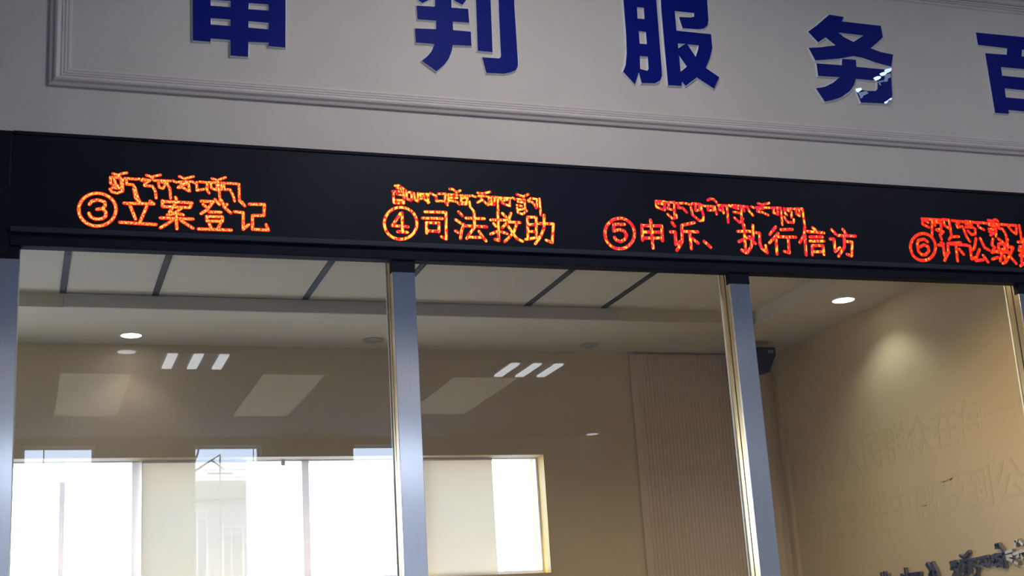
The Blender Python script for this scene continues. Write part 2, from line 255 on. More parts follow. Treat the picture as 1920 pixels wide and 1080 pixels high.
["6",[[[4201,3443],[4189,3413],[4204,3402],[4183,3377],[4214,3384]],[[4180,3345],[4212,3355]],[[4231,3444],[4255,3427]],[[4227,3420],[4258,3421],[4256,3395],[4222,3391],[4227,3420]],[[4213,3380],[4263,3381]],[[4240,3380],[4222,3338]],[[4250,3362],[4251,3333],[4234,3327]],[[4282,3443],[4267,3416]],[[4266,3410],[4305,3406],[4282,3370],[4251,3333]],[[4269,3392],[4283,3358],[4308,3329]]]],
["6",[[[4337,3434],[4419,3433],[4415,3413]],[[4343,3412],[4415,3413]],[[4343,3412],[4335,3392],[4418,3393],[4412,3381]],[[4374,3450],[4355,3384],[4335,3369]],[[4398,3448],[4385,3371]],[[4339,3337],[4345,3366],[4406,3366],[4402,3336]],[[4375,3356],[4363,3337],[4329,3319]],[[4384,3338],[4411,3322]]]],
["t6",[[[3832,3522],[3885,3522],[3874,3446]],[[3835,3519],[3832,3496],[3863,3483]],[[3848,3514],[3863,3506]]]],
["t6",[[[3895,3522],[3934,3521]],[[3899,3517],[3897,3493]],[[3909,3508],[3931,3506],[3927,3477],[3900,3473]],[[3906,3470],[3938,3466],[3916,3450],[3922,3428]]]],
["t6",[[[3941,3524],[3977,3523],[3977,3447],[3961,3429]],[[3946,3516],[3949,3496],[3970,3482]],[[3976,3443],[4016,3446]]]],
["t6",[[[3993,3521],[4055,3518]],[[4027,3510],[4013,3504],[4017,3490],[4044,3496]],[[4049,3483],[4059,3445],[4072,3425]]]],
["t6",[[[4065,3522],[4118,3518]],[[4063,3510],[4096,3505]],[[4061,3493],[4100,3494],[4112,3486],[4108,3462],[4087,3458],[4071,3475]]]],
["t6",[[[4118,3518],[4174,3518]],[[4130,3510],[4134,3495]],[[4140,3493],[4159,3485]]]],
["t6",[[[4190,3532],[4213,3529],[4232,3538],[4244,3530]],[[4181,3517],[4231,3518],[4220,3455]],[[4190,3510],[4219,3505]],[[4186,3489],[4216,3490]],[[4187,3477],[4213,3472],[4191,3460]]]],
["t6",[[[4241,3515],[4278,3515]],[[4243,3509],[4244,3495],[4264,3493],[4276,3466],[4276,3428],[4278,3405]]]],
["t6",[[[4281,3514],[4342,3514],[4335,3475]],[[4297,3506],[4313,3486],[4334,3472]]]],
["t6",[[[4359,3515],[4359,3440]]]]]
WALLTIB=[[[[1967,2099],[1962,2067]],[[1933,2102],[1934,2064]],[[1904,2088],[1903,2057]]],[[[1728,2103],[1726,2046]],[[1771,2072],[1742,2063]]],[[[1701,2068],[1587,2066]],[[1686,2066],[1681,2038]],[[1642,2056],[1632,2033]],[[1603,2061],[1584,2029]]],[[[1517,2105],[1483,2063],[1474,2020]],[[1473,2105],[1447,2059],[1435,2016]],[[1504,2052],[1477,2024]]],[[[1309,2093],[1259,2095]],[[1305,2078],[1262,2080]],[[1309,2061],[1287,2066],[1277,2044],[1306,2017]],[[1249,2091],[1239,2082],[1256,2017]]],[[[1217,2121],[1193,2108],[1139,2133]],[[1217,2094],[1148,2093]],[[1214,2079],[1173,2075],[1185,2056],[1213,2052]],[[1213,2040],[1176,2034],[1208,2017]],[[1146,2089],[1155,2024]]],[[[1132,2091],[1088,2091]],[[1128,2087],[1115,2061],[1086,2042],[1100,2011],[1122,2005]]],[[[1075,2090],[994,2094]],[[1050,2081],[1061,2064],[1030,2053]],[[1016,2084],[1009,2043]]],[[[983,2057],[969,2087],[928,2095],[929,2067],[959,2050]],[[952,2078],[929,2039]]],[[[916,2092],[865,2093],[867,2030]],[[913,2077],[868,2053]],[[914,2049],[868,2029]],[[914,2126],[914,2142],[891,2143],[857,2098]]],[[[844,2098],[793,2101]],[[843,2078],[799,2078]],[[840,2066],[793,2050],[766,2035]]],[[[763,2121],[758,2144],[733,2145],[707,2123]],[[785,2084],[706,2092]],[[764,2067],[737,2076],[721,2056]]],[[[691,2090],[624,2093]],[[689,2074],[669,2057],[639,2054]],[[637,2088],[637,2038]]]]
FACE={"shen":[[[[600,4329],[747,4334],[748,4379],[819,4381],[818,4336],[967,4340],[962,4098],[895,4098],[896,4113],[816,4109],[814,4045],[746,4044],[746,4111],[669,4110],[669,4096],[601,4095]],[[670,4276],[748,4280],[748,4252],[670,4250]],[[819,4278],[898,4280],[898,4252],[818,4250]],[[670,4197],[747,4199],[747,4170],[670,4169]],[[817,4199],[897,4199],[896,4170],[817,4170]]],[[[575,4360],[575,4468],[744,4473],[745,4532],[819,4535],[818,4476],[1001,4480],[999,4371],[934,4370],[935,4418],[639,4411],[639,4361]]]],"pan":[[[[1599,4529],[1669,4533],[1661,4343],[1734,4345],[1735,4283],[1663,4281],[1663,4241],[1740,4241],[1739,4178],[1658,4174],[1652,4147],[1638,4111],[1616,4080],[1582,4049],[1523,4091],[1547,4113],[1565,4136],[1580,4171],[1500,4170],[1499,4233],[1590,4238],[1592,4278],[1512,4276],[1511,4337],[1590,4340]]],[[[1488,4447],[1551,4480],[1571,4373],[1537,4352],[1520,4364]]],[[[1714,4505],[1775,4482],[1727,4385],[1711,4362],[1673,4380]]],[[[1774,4512],[1839,4515],[1830,4157],[1766,4158]]],[[[1877,4564],[1947,4569],[1941,4371],[1940,4123],[1938,4101],[1928,4084],[1904,4072],[1876,4064],[1798,4061],[1784,4129],[1856,4130],[1865,4136],[1867,4149],[1870,4327]]]],"fu":[[[[2453,4526],[2609,4534],[2609,4469],[2603,4137],[2601,4112],[2590,4092],[2565,4077],[2502,4073],[2493,4125],[2468,4065],[2419,4119],[2434,4151],[2444,4207],[2449,4291],[2451,4461]],[[2512,4434],[2546,4435],[2544,4379],[2510,4378]],[[2510,4320],[2545,4318],[2544,4259],[2509,4258]],[[2504,4200],[2543,4201],[2541,4142],[2533,4132],[2500,4138]]],[[[2636,4541],[2863,4548],[2860,4495],[2856,4403],[2849,4379],[2832,4363],[2803,4356],[2725,4354],[2713,4406],[2770,4409],[2788,4416],[2790,4434],[2694,4434],[2693,4338],[2862,4337],[2861,4270],[2846,4226],[2818,4170],[2880,4131],[2848,4075],[2770,4122],[2711,4077],[2695,4096],[2690,4075],[2627,4073],[2628,4244],[2630,4437]],[[2693,4277],[2732,4279],[2693,4253]],[[2739,4277],[2796,4278],[2790,4255],[2774,4219]],[[2694,4221],[2727,4169],[2693,4142]]]],"wu":[[[[3361,4398],[3412,4435],[3448,4465],[3484,4495],[3561,4491],[3547,4467],[3755,4465],[3757,4407],[3719,4373],[3682,4344],[3735,4330],[3800,4323],[3781,4261],[3699,4275],[3635,4292],[3586,4297],[3535,4284],[3501,4276],[3380,4257],[3353,4316],[3421,4326],[3498,4342],[3450,4378],[3407,4349]],[[3517,4409],[3656,4407],[3594,4368],[3549,4386]]],[[[3522,4277],[3594,4278],[3592,4243],[3738,4243],[3776,4249],[3764,4119],[3758,4101],[3748,4087],[3718,4072],[3591,4067],[3571,4132],[3633,4127],[3677,4130],[3690,4142],[3695,4178],[3691,4183],[3581,4183],[3565,4149],[3538,4117],[3491,4085],[3445,4068],[3401,4057],[3364,4118],[3411,4129],[3457,4153],[3496,4184],[3384,4181],[3384,4242],[3516,4244]]]],"bai":[[[[4287,4482],[4812,4486],[4810,4417],[4539,4417],[4529,4379],[4752,4379],[4738,4060],[4662,4062],[4663,4089],[4400,4092],[4399,4072],[4322,4071],[4321,4377],[4445,4380],[4454,4416],[4287,4418]],[[4398,4313],[4662,4314],[4661,4267],[4397,4267]],[[4399,4203],[4656,4200],[4656,4156],[4397,4155]]]]}
GLINTW=[[[3742,4242],[3773,4248],[3771,4235],[3757,4226],[3744,4229],[3738,4235]],[[3746,4222],[3742,4216],[3732,4210],[3720,4207],[3709,4207],[3705,4211],[3709,4217],[3719,4223],[3731,4226],[3742,4226]],[[3710,4197],[3706,4191],[3696,4185],[3684,4181],[3674,4182],[3669,4186],[3673,4193],[3683,4199],[3695,4202],[3706,4201]],[[3570,4131],[3595,4135],[3598,4126],[3581,4114],[3573,4118]],[[3731,4078],[3729,4075],[3725,4072],[3719,4070],[3715,4071],[3713,4074],[3714,4077],[3719,4080],[3724,4081],[3729,4081]],[[3756,4096],[3754,4093],[3751,4090],[3746,4089],[3743,4090],[3741,4092],[3742,4095],[3746,4098],[3750,4099],[3754,4098]],[[3724,4081],[3746,4097],[3748,4093],[3728,4077]]]
GLAREB=[[[3734,4214],[3771,4226],[3769,4205],[3753,4198],[3748,4182],[3723,4180],[3737,4199]],[[3695,4178],[3724,4188],[3725,4180],[3705,4173],[3713,4162],[3704,4159]],[[3582,4113],[3626,4126],[3637,4115],[3609,4102],[3599,4088],[3590,4086],[3587,4100]]]

GY = 0.045      # glass plane
# ================================================================ SETTING: hall
XL, XR, YB, ZC = -2.7, 8.2, -13.3, 4.95
tag(boxes('wall_front_left', [(XL,-1.57,0,.10,0,3.675)], M['paint']), 'plaster wall left of the glass', kind='structure'); tag(boxes('wall_front_right', [(4.392,XR,0,.10,0,3.675)], M['paint']), 'plaster wall right of the glass', kind='structure')
wf = boxes('wall_front', [(XL,XR,0,0.10,3.675,ZC)], M['paint']); tag(wf, 'off-white plaster wall above the black sign band', kind='structure')
tag(boxes('floor', [(XL-.2,XR+.2,YB-.2,4.0,-0.12,0)], M['floor']), 'grey stone floor', kind='structure')
tag(boxes('ceiling', [(XL-.2,XR+.2,YB-.2,0.1,ZC,ZC+0.12)], M['hall_ceiling']), 'hall ceiling', kind='structure')
tag(boxes('wall_left', [(XL-.2,XL,YB,0.1,0,ZC)], M['hall_dark_wall']), 'hall side wall', kind='structure')
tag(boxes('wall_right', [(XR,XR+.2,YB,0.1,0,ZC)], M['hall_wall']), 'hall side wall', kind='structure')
WX = [(0.071,0.935), (2.169,3.025), (4.245,5.10)]
WZ0, WZ1 = 0.8, 4.85
ws = []; x = XL
for a, b2 in WX: ws.append((x,a,YB-.25,YB,0,ZC)); ws.append((a,b2,YB-.25,YB,0,WZ0)); ws.append((a,b2,YB-.25,YB,WZ1,ZC)); x = b2
ws.append((x,XR,YB-.25,YB,0,ZC))
tag(boxes('wall_back', ws, M['hall_wall']), 'hall wall with tall windows, seen reflected in the glass', kind='structure')
for i, (a, b2) in enumerate(WX):
    w = tag(empty('window_%d' % (i+2), ((a+b2)/2, YB-.2, WZ0)), 'tall window in the hall wall opposite, seen only as a reflection', kind='structure')
    X = (a+b2)/2; h = (b2-a)/2
    boxes('frame', [(-h,-h+.03,-.03,.03,0,WZ1-WZ0), (h-.03,h,-.03,.03,0,WZ1-WZ0), (-h+.03,h-.03,-.03,.03,0,.04), (-h+.03,h-.03,-.03,.03,WZ1-WZ0-.012,WZ1-WZ0), (-h+.03,h-.03,-.02,.02,1.55,1.585)], M['winframe'], w)
    boxes('pane', [(-h+.03,h-.03,-.004,.004,.04,WZ1-WZ0-.012)], M['glass'], w)
    portal('sky_portal', (X, YB-.26, (WZ0+WZ1)/2), 2*h, WZ1-WZ0, (0,1,0))

# ================================================================ SETTING: room behind the glass
RY, RX, RZ = 2.93, 4.686, 3.60
RL = -2.6
win = (-2.2, 3.036, 2.246, 2.953)
tag(boxes('wall_room_back', [(RL,win[0],RY,RY+.24,0,RZ+.2), (win[0],-.75,RY,RY+.24,0,.6), (-.75,win[1],RY,RY+.24,0,win[2]), (win[0],win[1],RY,RY+.24,win[3],RZ+.2), (win[1],RX+.2,RY,RY+.24,0,RZ+.2)], M['room_wall']), 'brown-beige back wall of the room behind the glass', kind='structure')
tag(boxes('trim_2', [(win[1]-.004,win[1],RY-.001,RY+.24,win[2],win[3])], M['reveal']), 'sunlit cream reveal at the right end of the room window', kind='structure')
tag(boxes('wall_room_right', [(RX,RX+.2,.10,RY,0,RZ+.2)], M['right_wall']), 'cream side wall of the room behind the glass', kind='structure')
tag(boxes('wall_room_left', [(RL-.2,RL,.10,RY+.24,0,RZ+.2)], M['room_wall']), 'room side wall', kind='structure')
# ceiling with sunk tray
TX0, TX1, TY0, TY1, TZ = -1.9, 4.15, 0.75, 2.17, 3.676
tag(boxes('ceiling_room', [(RL,RX,.10,TY0,RZ,RZ+.2), (RL,RX,TY1,RY,RZ,RZ+.2), (RL,TX0,TY0,TY1,RZ,RZ+.2), (TX1,RX,TY0,TY1,RZ,RZ+.2), (TX0,TX1,TY0,TY1,TZ,RZ+.2)], M['room_ceiling']), 'room ceiling with a shallow sunk tray', kind='structure')
tag(boxes('trim_3', [(0.205,3.27,TY1-.010,TY1,RZ+.001,TZ-.004)], M['lip_strip']), 'grey strip along the far lip of the ceiling tray', kind='structure')
SX = [0.200, 0.658, 1.440, 1.906, 2.708, 3.175]
slot_labels = ['leftmost dark ceiling slot, nearly vertical in the photo', 'second dark ceiling slot from the left, slightly leaning', 'dark ceiling slot just left of the middle steel post, leaning right',
 'short dark ceiling slot cut off by the middle steel post', 'left one of the two slanted dark slots in the middle pane', 'right one of the two slanted dark slots in the middle pane']
for s, lb in zip(SX, slot_labels):
    t = tag(empty('ceiling_slot', (s, 1.45, TZ)), lb, 'ceiling slot', 'long dark slots in the ceiling tray')
    boxes('channel', [(-.013,.013,-.62,.71,-.004,.004)], M['slot'], t)
    boxes('rim', [(-.016,-.013,-.62,.71,-.006,.0), (.013,.016,-.62,.71,-.006,.0)], M['slot'], t)

# long window of the room: frame, mullions, panes
wr = tag(empty('window_1', (0, 3.07, win[2])), 'long high window of the room behind the glass, blown out white', kind='structure')
H = win[3]-win[2]
wb = lambda n, x0, x1, z0, z1: boxes(n, [(x0,x1,-.025,.03,z0,z1)], M['pvc'], wr)
wb('frame', win[0], win[1]-.004, 0, .028); wb('frame', win[0], win[1]-.004, H-.006, H); wb('frame', 3.02, 3.032, .028, H-.006)
mx = [-1.55, -.95, -.35, .232, .617, 1.574, 2.31]
mw = [.03, .03, .03, .028, .053, .041, .02]
for x, w_ in zip(mx, mw): wb('mullion', x, x+w_, .028, H-.006)
xs = [win[0]] + [v for x, w_ in zip(mx, mw) for v in (x, x+w_)] + [3.02]
for a, b2 in zip(xs[::2], xs[1::2]): boxes('pane', [(a,b2,-.003,.003,.028,H-.006)], M['glass'], wr)
boxes('added_lower_frame', [(win[0],-.75,-.02,.02,-1.64,-1.60), (win[0],win[0]+.04,-.02,.02,-1.6,0), (-.79,-.75,-.02,.02,-1.6,0)], M['pvc'], wr)  # unseen lower opening added to let more daylight into the room
boxes('bracket', [(1.452,1.474,-.04,-.026,H-.034,H-.002)], M['winframe'], wr)
portal('sky_portal', ((win[0]-.75)/2, RY+.25, 1.42), -.75-win[0], 1.64, (0,-1,0))
portal('sky_portal', ((win[0]+win[1])/2, RY+.25, (win[2]+win[3])/2), win[1]-win[0], H, (0,-1,0))
for (a, b2, lb) in ((.668, 1.250, 'cream blind panel drawn down behind the left pane, between two white windows'), (2.285, 2.733, 'pale cream blind panel seen just right of the middle steel post')):
    t = tag(empty('window_blind', ((a+b2)/2, 3.03, win[2])), lb, 'blind', 'cream blinds in the room window')
    h = (b2-a)/2
    boxes('cloth', [(-h,h,-.001,.001,.004,H-.012)], M['blind'], t); boxes('roller', [(-h,h,-.006,.008,H-.014,H-.002)], M['winframe'], t)

# fluted slat panel on the back wall
sl = tag(empty('slat_panel', (3.694, RY-.002, 1.0)), 'beige fluted wall panel of narrow vertical slats in the far right corner', 'wall panel')
boxes('backing', [(-.045,.800,-.018,0,0,2.585)], M['slat'], sl)
bm = bmesh.new(); prof = [(-.0100,-.010),(-.0094,-.020),(-.006,-.0245),(.006,-.0245),(.0094,-.020),(.0100,-.010)]
va = [bm.verts.new((p[0],p[1],0)) for p in prof]; vb = [bm.verts.new((p[0],p[1],2.585)) for p in prof]
for i in range(len(prof)-1): bm.faces.new((va[i],va[i+1],vb[i+1],vb[i]))
bm.faces.new(va[::-1]); bm.faces.new(vb)
s0 = obj('slat', bm, M['slat'], sl); s0.location.x = .0125
for i in range(1, 31):
    c = s0.copy(); C.objects.link(c); c.location.x = .0125+.025*i
tag(boxes('trim_4', [(4.50,4.60,RY-.03,RY,0,RZ), (4.66,4.686,RY-.06,RY,0,RZ)], M['right_wall']), 'cream corner trim of the room', kind='structure')

# ================================================================ facade mouldings
def frame_moulding():
    bm = bmesh.new()
    # profile: distance inward from outer edge, height proud of the wall
    pf = [(0,0),(0,.014),(.006,.019),(.0065,.014),(.012,.018),(.019,.030),(.026,.034),(.033,.030),(.038,.021),(.039,.010),(.044,.016),(.049,.015),(.050,.007),(.055,.012),(.060,.011),(.061,.004),(.067,.008),(.075,.006),(.0765,.001),(.077,0)]
    x0, x1, z0, z1 = .071, 7.55, 3.867, 4.687
    rings = []
    for (d, h) in pf:
        k = d*1.06
        rings.append([bm.verts.new(p) for p in ((x0+k,-h*.72,z0+d),(x1-k,-h*.72,z0+d),(x1-k,-h*.72,z1-d),(x0+k,-h*.72,z1-d))])
    for a, b2 in zip(rings, rings[1:]):
        for i in range(4): bm.faces.new((a[i],a[(i+1)%4],b2[(i+1)%4],b2[i]))
    return bm
tag(obj('trim_1', frame_moulding(), M['mould']), 'white stepped picture-frame moulding around the blue lettering', kind='structure')

# ================================================================ black sign band with LED text
sign = tag(empty('led_sign', (0, 0, 3.22)), 'long black sign band with glowing red and orange LED text above the glass', 'led sign')
def sb(n, lst, m, bevel=0):
    return boxes(n, [(a,b2,c,d,e-3.22,f-3.22) for a,b2,c,d,e,f in lst], m, sign, bevel)
sb('screen', [(-.045,4.9,-.004,.05,3.306,3.675)], M['screen'])
sb('side_cover', [(-1.57,-.0452,-.005,.0445,3.2,3.675)], M['header'])
sb('top_strip', [(-.045,4.9,-.008,-.004,3.664,3.676)], M['header'])
sb('bead', [(-.045,4.9,-.016,.05,3.285,3.306)], M['bead'], .003)
sb('groove', [(-.045,4.9,-.003,.05,3.267,3.285)], M['header'])
sb('bottom_rail', [(-.045,4.9,-.010,.0445,3.2355,3.267)], M['header'], .003)
sb('seam', [(-.053,-.050,-.0065,-.005,3.46,3.64)], M['bead'])

def strokes(bm, sts, w, to3, mi=0, n=8, k0=0.0):
    k = 0
    for st in sts:
        P = [(a/1000.0, c/1000.0) for a, c in st]
        for p, q in zip(P, P[1:]):
            d = math.hypot(q[0]-p[0], q[1]-p[1])
            if d < 1e-6: continue
            nx, nz = -(q[1]-p[1])/d*w, (q[0]-p[0])/d*w
            f = bm.faces.new([bm.verts.new(to3(x, z)) for x, z in ((p[0]-nx,p[1]-nz),(q[0]-nx,q[1]-nz),(q[0]+nx,q[1]+nz),(p[0]+nx,p[1]+nz))]); f.material_index = mi
        for p in P:
            f = bm.faces.new([bm.verts.new(to3(p[0]+w*math.cos(2*math.pi*i/n), p[1]+w*math.sin(2*math.pi*i/n))) for i in range(n)]); f.material_index = mi
MI = {'3': 'led3', 't3': 'led3', '4': 'led4', 't4': 'led4', '5': 'led5', 't5': 'led5', '6': 'led6', 't6': 'led6'}
KW = {'3': (.0074,.0046), 't3': (.0064,.0040), '4': (.0074,.0050), 't4': (.0064,.0043), '5': (.0078,.0056), 't5': (.0066,.0047), '6': (.0080,.0060), 't6': (.0074,.0056)}
for key, sts in LED:
    bm = bmesh.new(); wo, wi = KW[key]
    strokes(bm, sts, wo, lambda x, z: (x, -.0050, z-3.22), 0)
    strokes(bm, sts, wi, lambda x, z: (x, -.0056, z-3.22), 1)
    for f in bm.faces:
        f.normal_update()
        if f.normal.y > 0: f.normal_flip()
    me = D.meshes.new('character'); bm.to_mesh(me); bm.free()
    obj('character', me, [M['led_halo'], M[MI[key]]], sign)

# ================================================================ glass partition: posts and panes
PX = [-1.570, -.103, 1.363, 2.830, 4.300]
post_labels = ['far left', 'left', 'middle', 'right', 'end']
for i, x in enumerate(PX):
    w = tag(empty('partition_post', (x, 0, 0)), ['brushed steel glazing post outside the left edge of the picture', 'brushed steel glazing post at the left edge of the picture', 'brushed steel glazing post between the left and middle panes', 'brushed steel glazing post between the middle and right panes', 'brushed steel glazing post at the right edge of the picture'][i], 'post', 'brushed steel posts of the glass partition')
    boxes('steel_face', [(.0006,.092,0,.012,1.1,3.2350)], M['steel'], w, .0015)
    boxes('core', [(.001,.0914,.012,GY-.003,1.1,3.2350), (.001,.0914,GY+.006,.092,1.1,3.262)], M['brass'], w)
    boxes('gasket', [(.0025,.090,GY-.003,GY+.006,1.1,3.2350)], M['gasket'], w)
    boxes('edge_bead', [(-.0035,.001,.084,.093,1.1,3.262), (.0914,.0955,.084,.093,1.1,3.262)], M['edge'], w)
    boxes('cap', [(-.0008,.0928,-.0025,.03,3.187,3.2354)], M['header'], w)
pane_labels = ['clear glass pane left of the picture edge', 'clear glass pane on the left showing three dark ceiling slots and a lit downlight', 'clear glass pane in the middle, between the two steel posts', 'clear glass pane on the right in front of the cream side wall']
for (a, b2), lb in zip(zip(PX, PX[1:]), pane_labels):
    p = boxes('glass_pane', [(a+.092,b2,GY,GY+.010,1.10,3.262)], M['glass'])
    tag(p, lb, 'glass pane', 'panes of the glass partition')
ct = tag(empty('service_counter', (1.4, 0, 0)), 'white service counter under the glass partition', 'counter')
boxes('base', [(-2.97,2.992,-.05,.12,0,1.06)], M['counter'], ct); boxes('counter_top', [(-2.97,2.992,-.40,.40,1.06,1.10)], M['counter'], ct, .006)

# ================================================================ blue characters on the wall
def poly_mesh(loops, y0, y1, mi=0, bm=None, flare=0.0):
    """outer loop with holes, extruded from y0 (front) to y1 (back)"""
    from mathutils.geometry import tessellate_polygon
    bm = bm or bmesh.new()
    L3 = [[Vector((a/1000.0, c/1000.0, 0)) for a, c in lp] for lp in loops]
    flat = [v for lp in L3 for v in lp]
    off = []
    for li, lp in enumerate(L3):
        n = len(lp); ar = sum(lp[i].x*lp[(i+1)%n].y-lp[(i+1)%n].x*lp[i].y for i in range(n)); sg = (1 if ar > 0 else -1)*(1 if li == 0 else -1)
        for i in range(n):
            a = (lp[i]-lp[i-1]).normalized(); c = (lp[(i+1)%n]-lp[i]).normalized()
            m = Vector(((a.y+c.y), -(a.x+c.x), 0)); m = m.normalized() if m.length > 1e-6 else Vector((0,0,0)); off.append(m*sg*flare)
    fr = [bm.verts.new((v.x, y0, v.y)) for v in flat]; bk = [bm.verts.new((v.x+d.x, y1, v.y+d.y)) for v, d in zip(flat, off)]
    for t in tessellate_polygon(L3):
        try: bm.faces.new([fr[i] for i in t]); bm.faces.new([bk[i] for i in t][::-1])
        except ValueError: pass
    k = 0
    for lp in L3:
        n = len(lp)
        for i in range(n):
            bm.faces.new((fr[k+i], fr[k+(i+1)%n], bk[k+(i+1)%n], bk[k+i]))
        k += n
    return bm
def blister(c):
    # lifted film shaped to glint: its front leans down and towards the hall windows
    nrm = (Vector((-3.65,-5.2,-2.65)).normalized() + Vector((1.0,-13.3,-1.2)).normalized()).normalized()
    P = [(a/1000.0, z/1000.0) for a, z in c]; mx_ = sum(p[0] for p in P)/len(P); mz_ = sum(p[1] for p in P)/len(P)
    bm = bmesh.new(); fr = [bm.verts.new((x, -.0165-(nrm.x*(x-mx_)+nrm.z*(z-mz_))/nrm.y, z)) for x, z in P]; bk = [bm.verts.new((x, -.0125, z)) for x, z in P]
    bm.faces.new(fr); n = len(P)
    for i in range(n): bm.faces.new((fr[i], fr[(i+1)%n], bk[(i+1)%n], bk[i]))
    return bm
info = {'shen': 'large blue character 审 with its top cut off, first from the left', 'pan': 'large blue character 判 with its top cut off, second from the left',
        'fu': 'large blue character 服, third from the left', 'wu': 'large blue character 务 with white window glare on lifted film at its lower right',
        'bai': 'large blue character 百 cut off by the right edge of the picture'}
for key, polys in FACE.items():
    t = tag(empty('wall_character', (0,0,0)), info[key], 'wall letter', 'large blue characters on the white wall')
    bm = bmesh.new()
    for lp in polys: poly_mesh(lp, -.0105, -.0002, bm=bm, flare=.0060)
    obj('edge_body', bm, M['acrylic'], t)
    bm = bmesh.new()
    for lp in polys: poly_mesh(lp, -.0125, -.0105, bm=bm)
    obj('face', bm, M['blue'], t)
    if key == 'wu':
        for c in GLINTW: obj('glint_patch', blister(c), M['film_white'], t)
        for c in GLAREB: obj('glare_patch', poly_mesh([c], -.0131, -.0125), M['glare_blue'], t)

# ================================================================ lettering on the cream side wall
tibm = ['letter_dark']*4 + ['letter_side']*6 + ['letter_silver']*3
for i, sts in enumerate(WALLTIB):
    bm = bmesh.new()
    w_ = .0075 if i != 3 else .012
    for st in sts:
        P = [(a/1000.0, c/1000.0) for a, c in st]
        for p, q in zip(P, P[1:]):
            d = math.hypot(q[0]-p[0], q[1]-p[1])
            if d < 1e-6: continue
            ux, uz = (q[0]-p[0])/d*w_*.6, (q[1]-p[1])/d*w_*.6; nx, nz = -uz/.6, ux/.6
            c = ((p[0]-ux-nx,p[1]-uz-nz),(q[0]+ux-nx,q[1]+uz-nz),(q[0]+ux+nx,q[1]+uz+nz),(p[0]-ux+nx,p[1]-uz+nz))
            f = [bm.verts.new((RX-.022, y, z)) for y, z in c]; bk = [bm.verts.new((RX-.0005, y, z)) for y, z in c]
            bm.faces.new(f).material_index = 0
            for j in range(4): bm.faces.new((f[j], f[(j+1)%4], bk[(j+1)%4], bk[j])).material_index = 1
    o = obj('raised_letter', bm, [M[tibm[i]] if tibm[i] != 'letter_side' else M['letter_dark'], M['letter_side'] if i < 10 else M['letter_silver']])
    tag(o, ['navy Tibetan letter at the bottom edge, furthest left of the raised row', 'navy Tibetan letter with a tall thin stroke, second of the raised row', 'low wide navy Tibetan letter just left of the double slanted stroke',
            'double slanted navy stroke ending the first Tibetan word', 'grey-edged Tibetan letter right after the gap in the raised row', 'Tibetan letter with a v-shaped vowel sign on top, after the gap', 'grey-edged narrow Tibetan letter right of the v-shaped sign',
            'short grey-edged Tibetan letter with a flat head, mid-row', 'rounded grey-edged Tibetan letter left of the curled vowel sign', 'Tibetan letter under the tall curled dark vowel sign', 'pale silver Tibetan letter right of the curled vowel sign',
            'pale silver Tibetan letter with a looped vowel at the right picture edge', 'silver Tibetan letter beyond the right picture edge'][i], 'wall letter', 'raised Tibetan letters on the cream wall')
ORD = ['first','second','third','fourth','fifth','sixth','seventh','eighth','ninth','tenth','eleventh','twelfth']
rows = (('努力让人民群众在每一个', 2.90, 2.69, 'upper'), ('司法案件中感受到公平正义', 2.68, 2.335, 'lower'))
for txt, y0, z0, rn in rows:
    for i, ch in enumerate(txt):
        cu = D.curves.new('t', 'FONT'); cu.body = ch; cu.size = .235; cu.extrude = .0004; cu.offset = .003; cu.align_x = 'CENTER'; cu.resolution_u = 3
        to = D.objects.new('t', cu); C.objects.link(to); dg = bpy.context.evaluated_depsgraph_get()
        me = D.meshes.new_from_object(to.evaluated_get(dg)); D.objects.remove(to)
        me.materials.clear()
        o = obj('raised_character', me, M['ghost'])
        o.matrix_world = Matrix.Translation((RX-.0006, y0-.24*i, z0+.02)) @ Matrix(((0,0,-1,0),(-1,0,0,0),(0,1,0,0),(0,0,0,1)))
        tag(o, 'faint cream raised character %s, the %s of the %s row from the far corner' % (ch, ORD[i], rn), 'wall letter', 'faint raised slogan on the cream wall')

# ================================================================ lights
def downlight(loc, m, label, group, r=.056):
    t = tag(empty('downlight', loc), label, 'ceiling light', group)
    bm = bmesh.new(); n = 28
    rs = [(r*1.12, -.0005), (r*1.12, -.004), (r*1.0, -.005), (r*.98, -.001)]
    vs = [[bm.verts.new((a*math.cos(2*math.pi*i/n), a*math.sin(2*math.pi*i/n), z)) for i in range(n)] for a, z in rs]
    for a, b2 in zip(vs, vs[1:]):
        for i in range(n): bm.faces.new((a[i], a[(i+1)%n], b2[(i+1)%n], b2[i]))
    obj('rim', bm, M['white_rim'] if m != M['off'] else M['off'], t)
    bm = bmesh.new(); cyl(bm, 0, 0, -.0035, -.0005, r*.98, 28); obj('lens', bm, m, t)
    return t
downlight((.580, 2.716, RZ), M['spot'], 'lit round downlight seen through the left pane near the back wall', 'round downlights in the room ceiling')
downlight((1.948, 2.720, RZ), M['off'], 'unlit round downlight just left of the middle steel post', 'round downlights in the room ceiling')
downlight((3.316, 2.750, RZ), M['off'], 'unlit round downlight seen in the middle pane above the slats', 'round downlights in the room ceiling')
downlight((4.405, 1.591, RZ), M['spot'], 'lit round downlight near the cream side wall in the right pane', 'round downlights in the room ceiling', r=.062)
def spot(loc, power, size, blend=.6, col=(.95,.98,1.0)):
    l = D.lights.new('downlight_beam', 'SPOT'); l.energy = power; l.spot_size = size; l.spot_blend = blend; l.shadow_soft_size = .04; l.color = col
    ob = D.objects.new('downlight_beam', l); C.objects.link(ob); ob.location = loc
spot((4.405, 1.591, RZ-.02), 4.5, 2.2, .6, (.80,.93,1.0)); spot((.58, 2.716, RZ-.02), 1.0, 2.0)
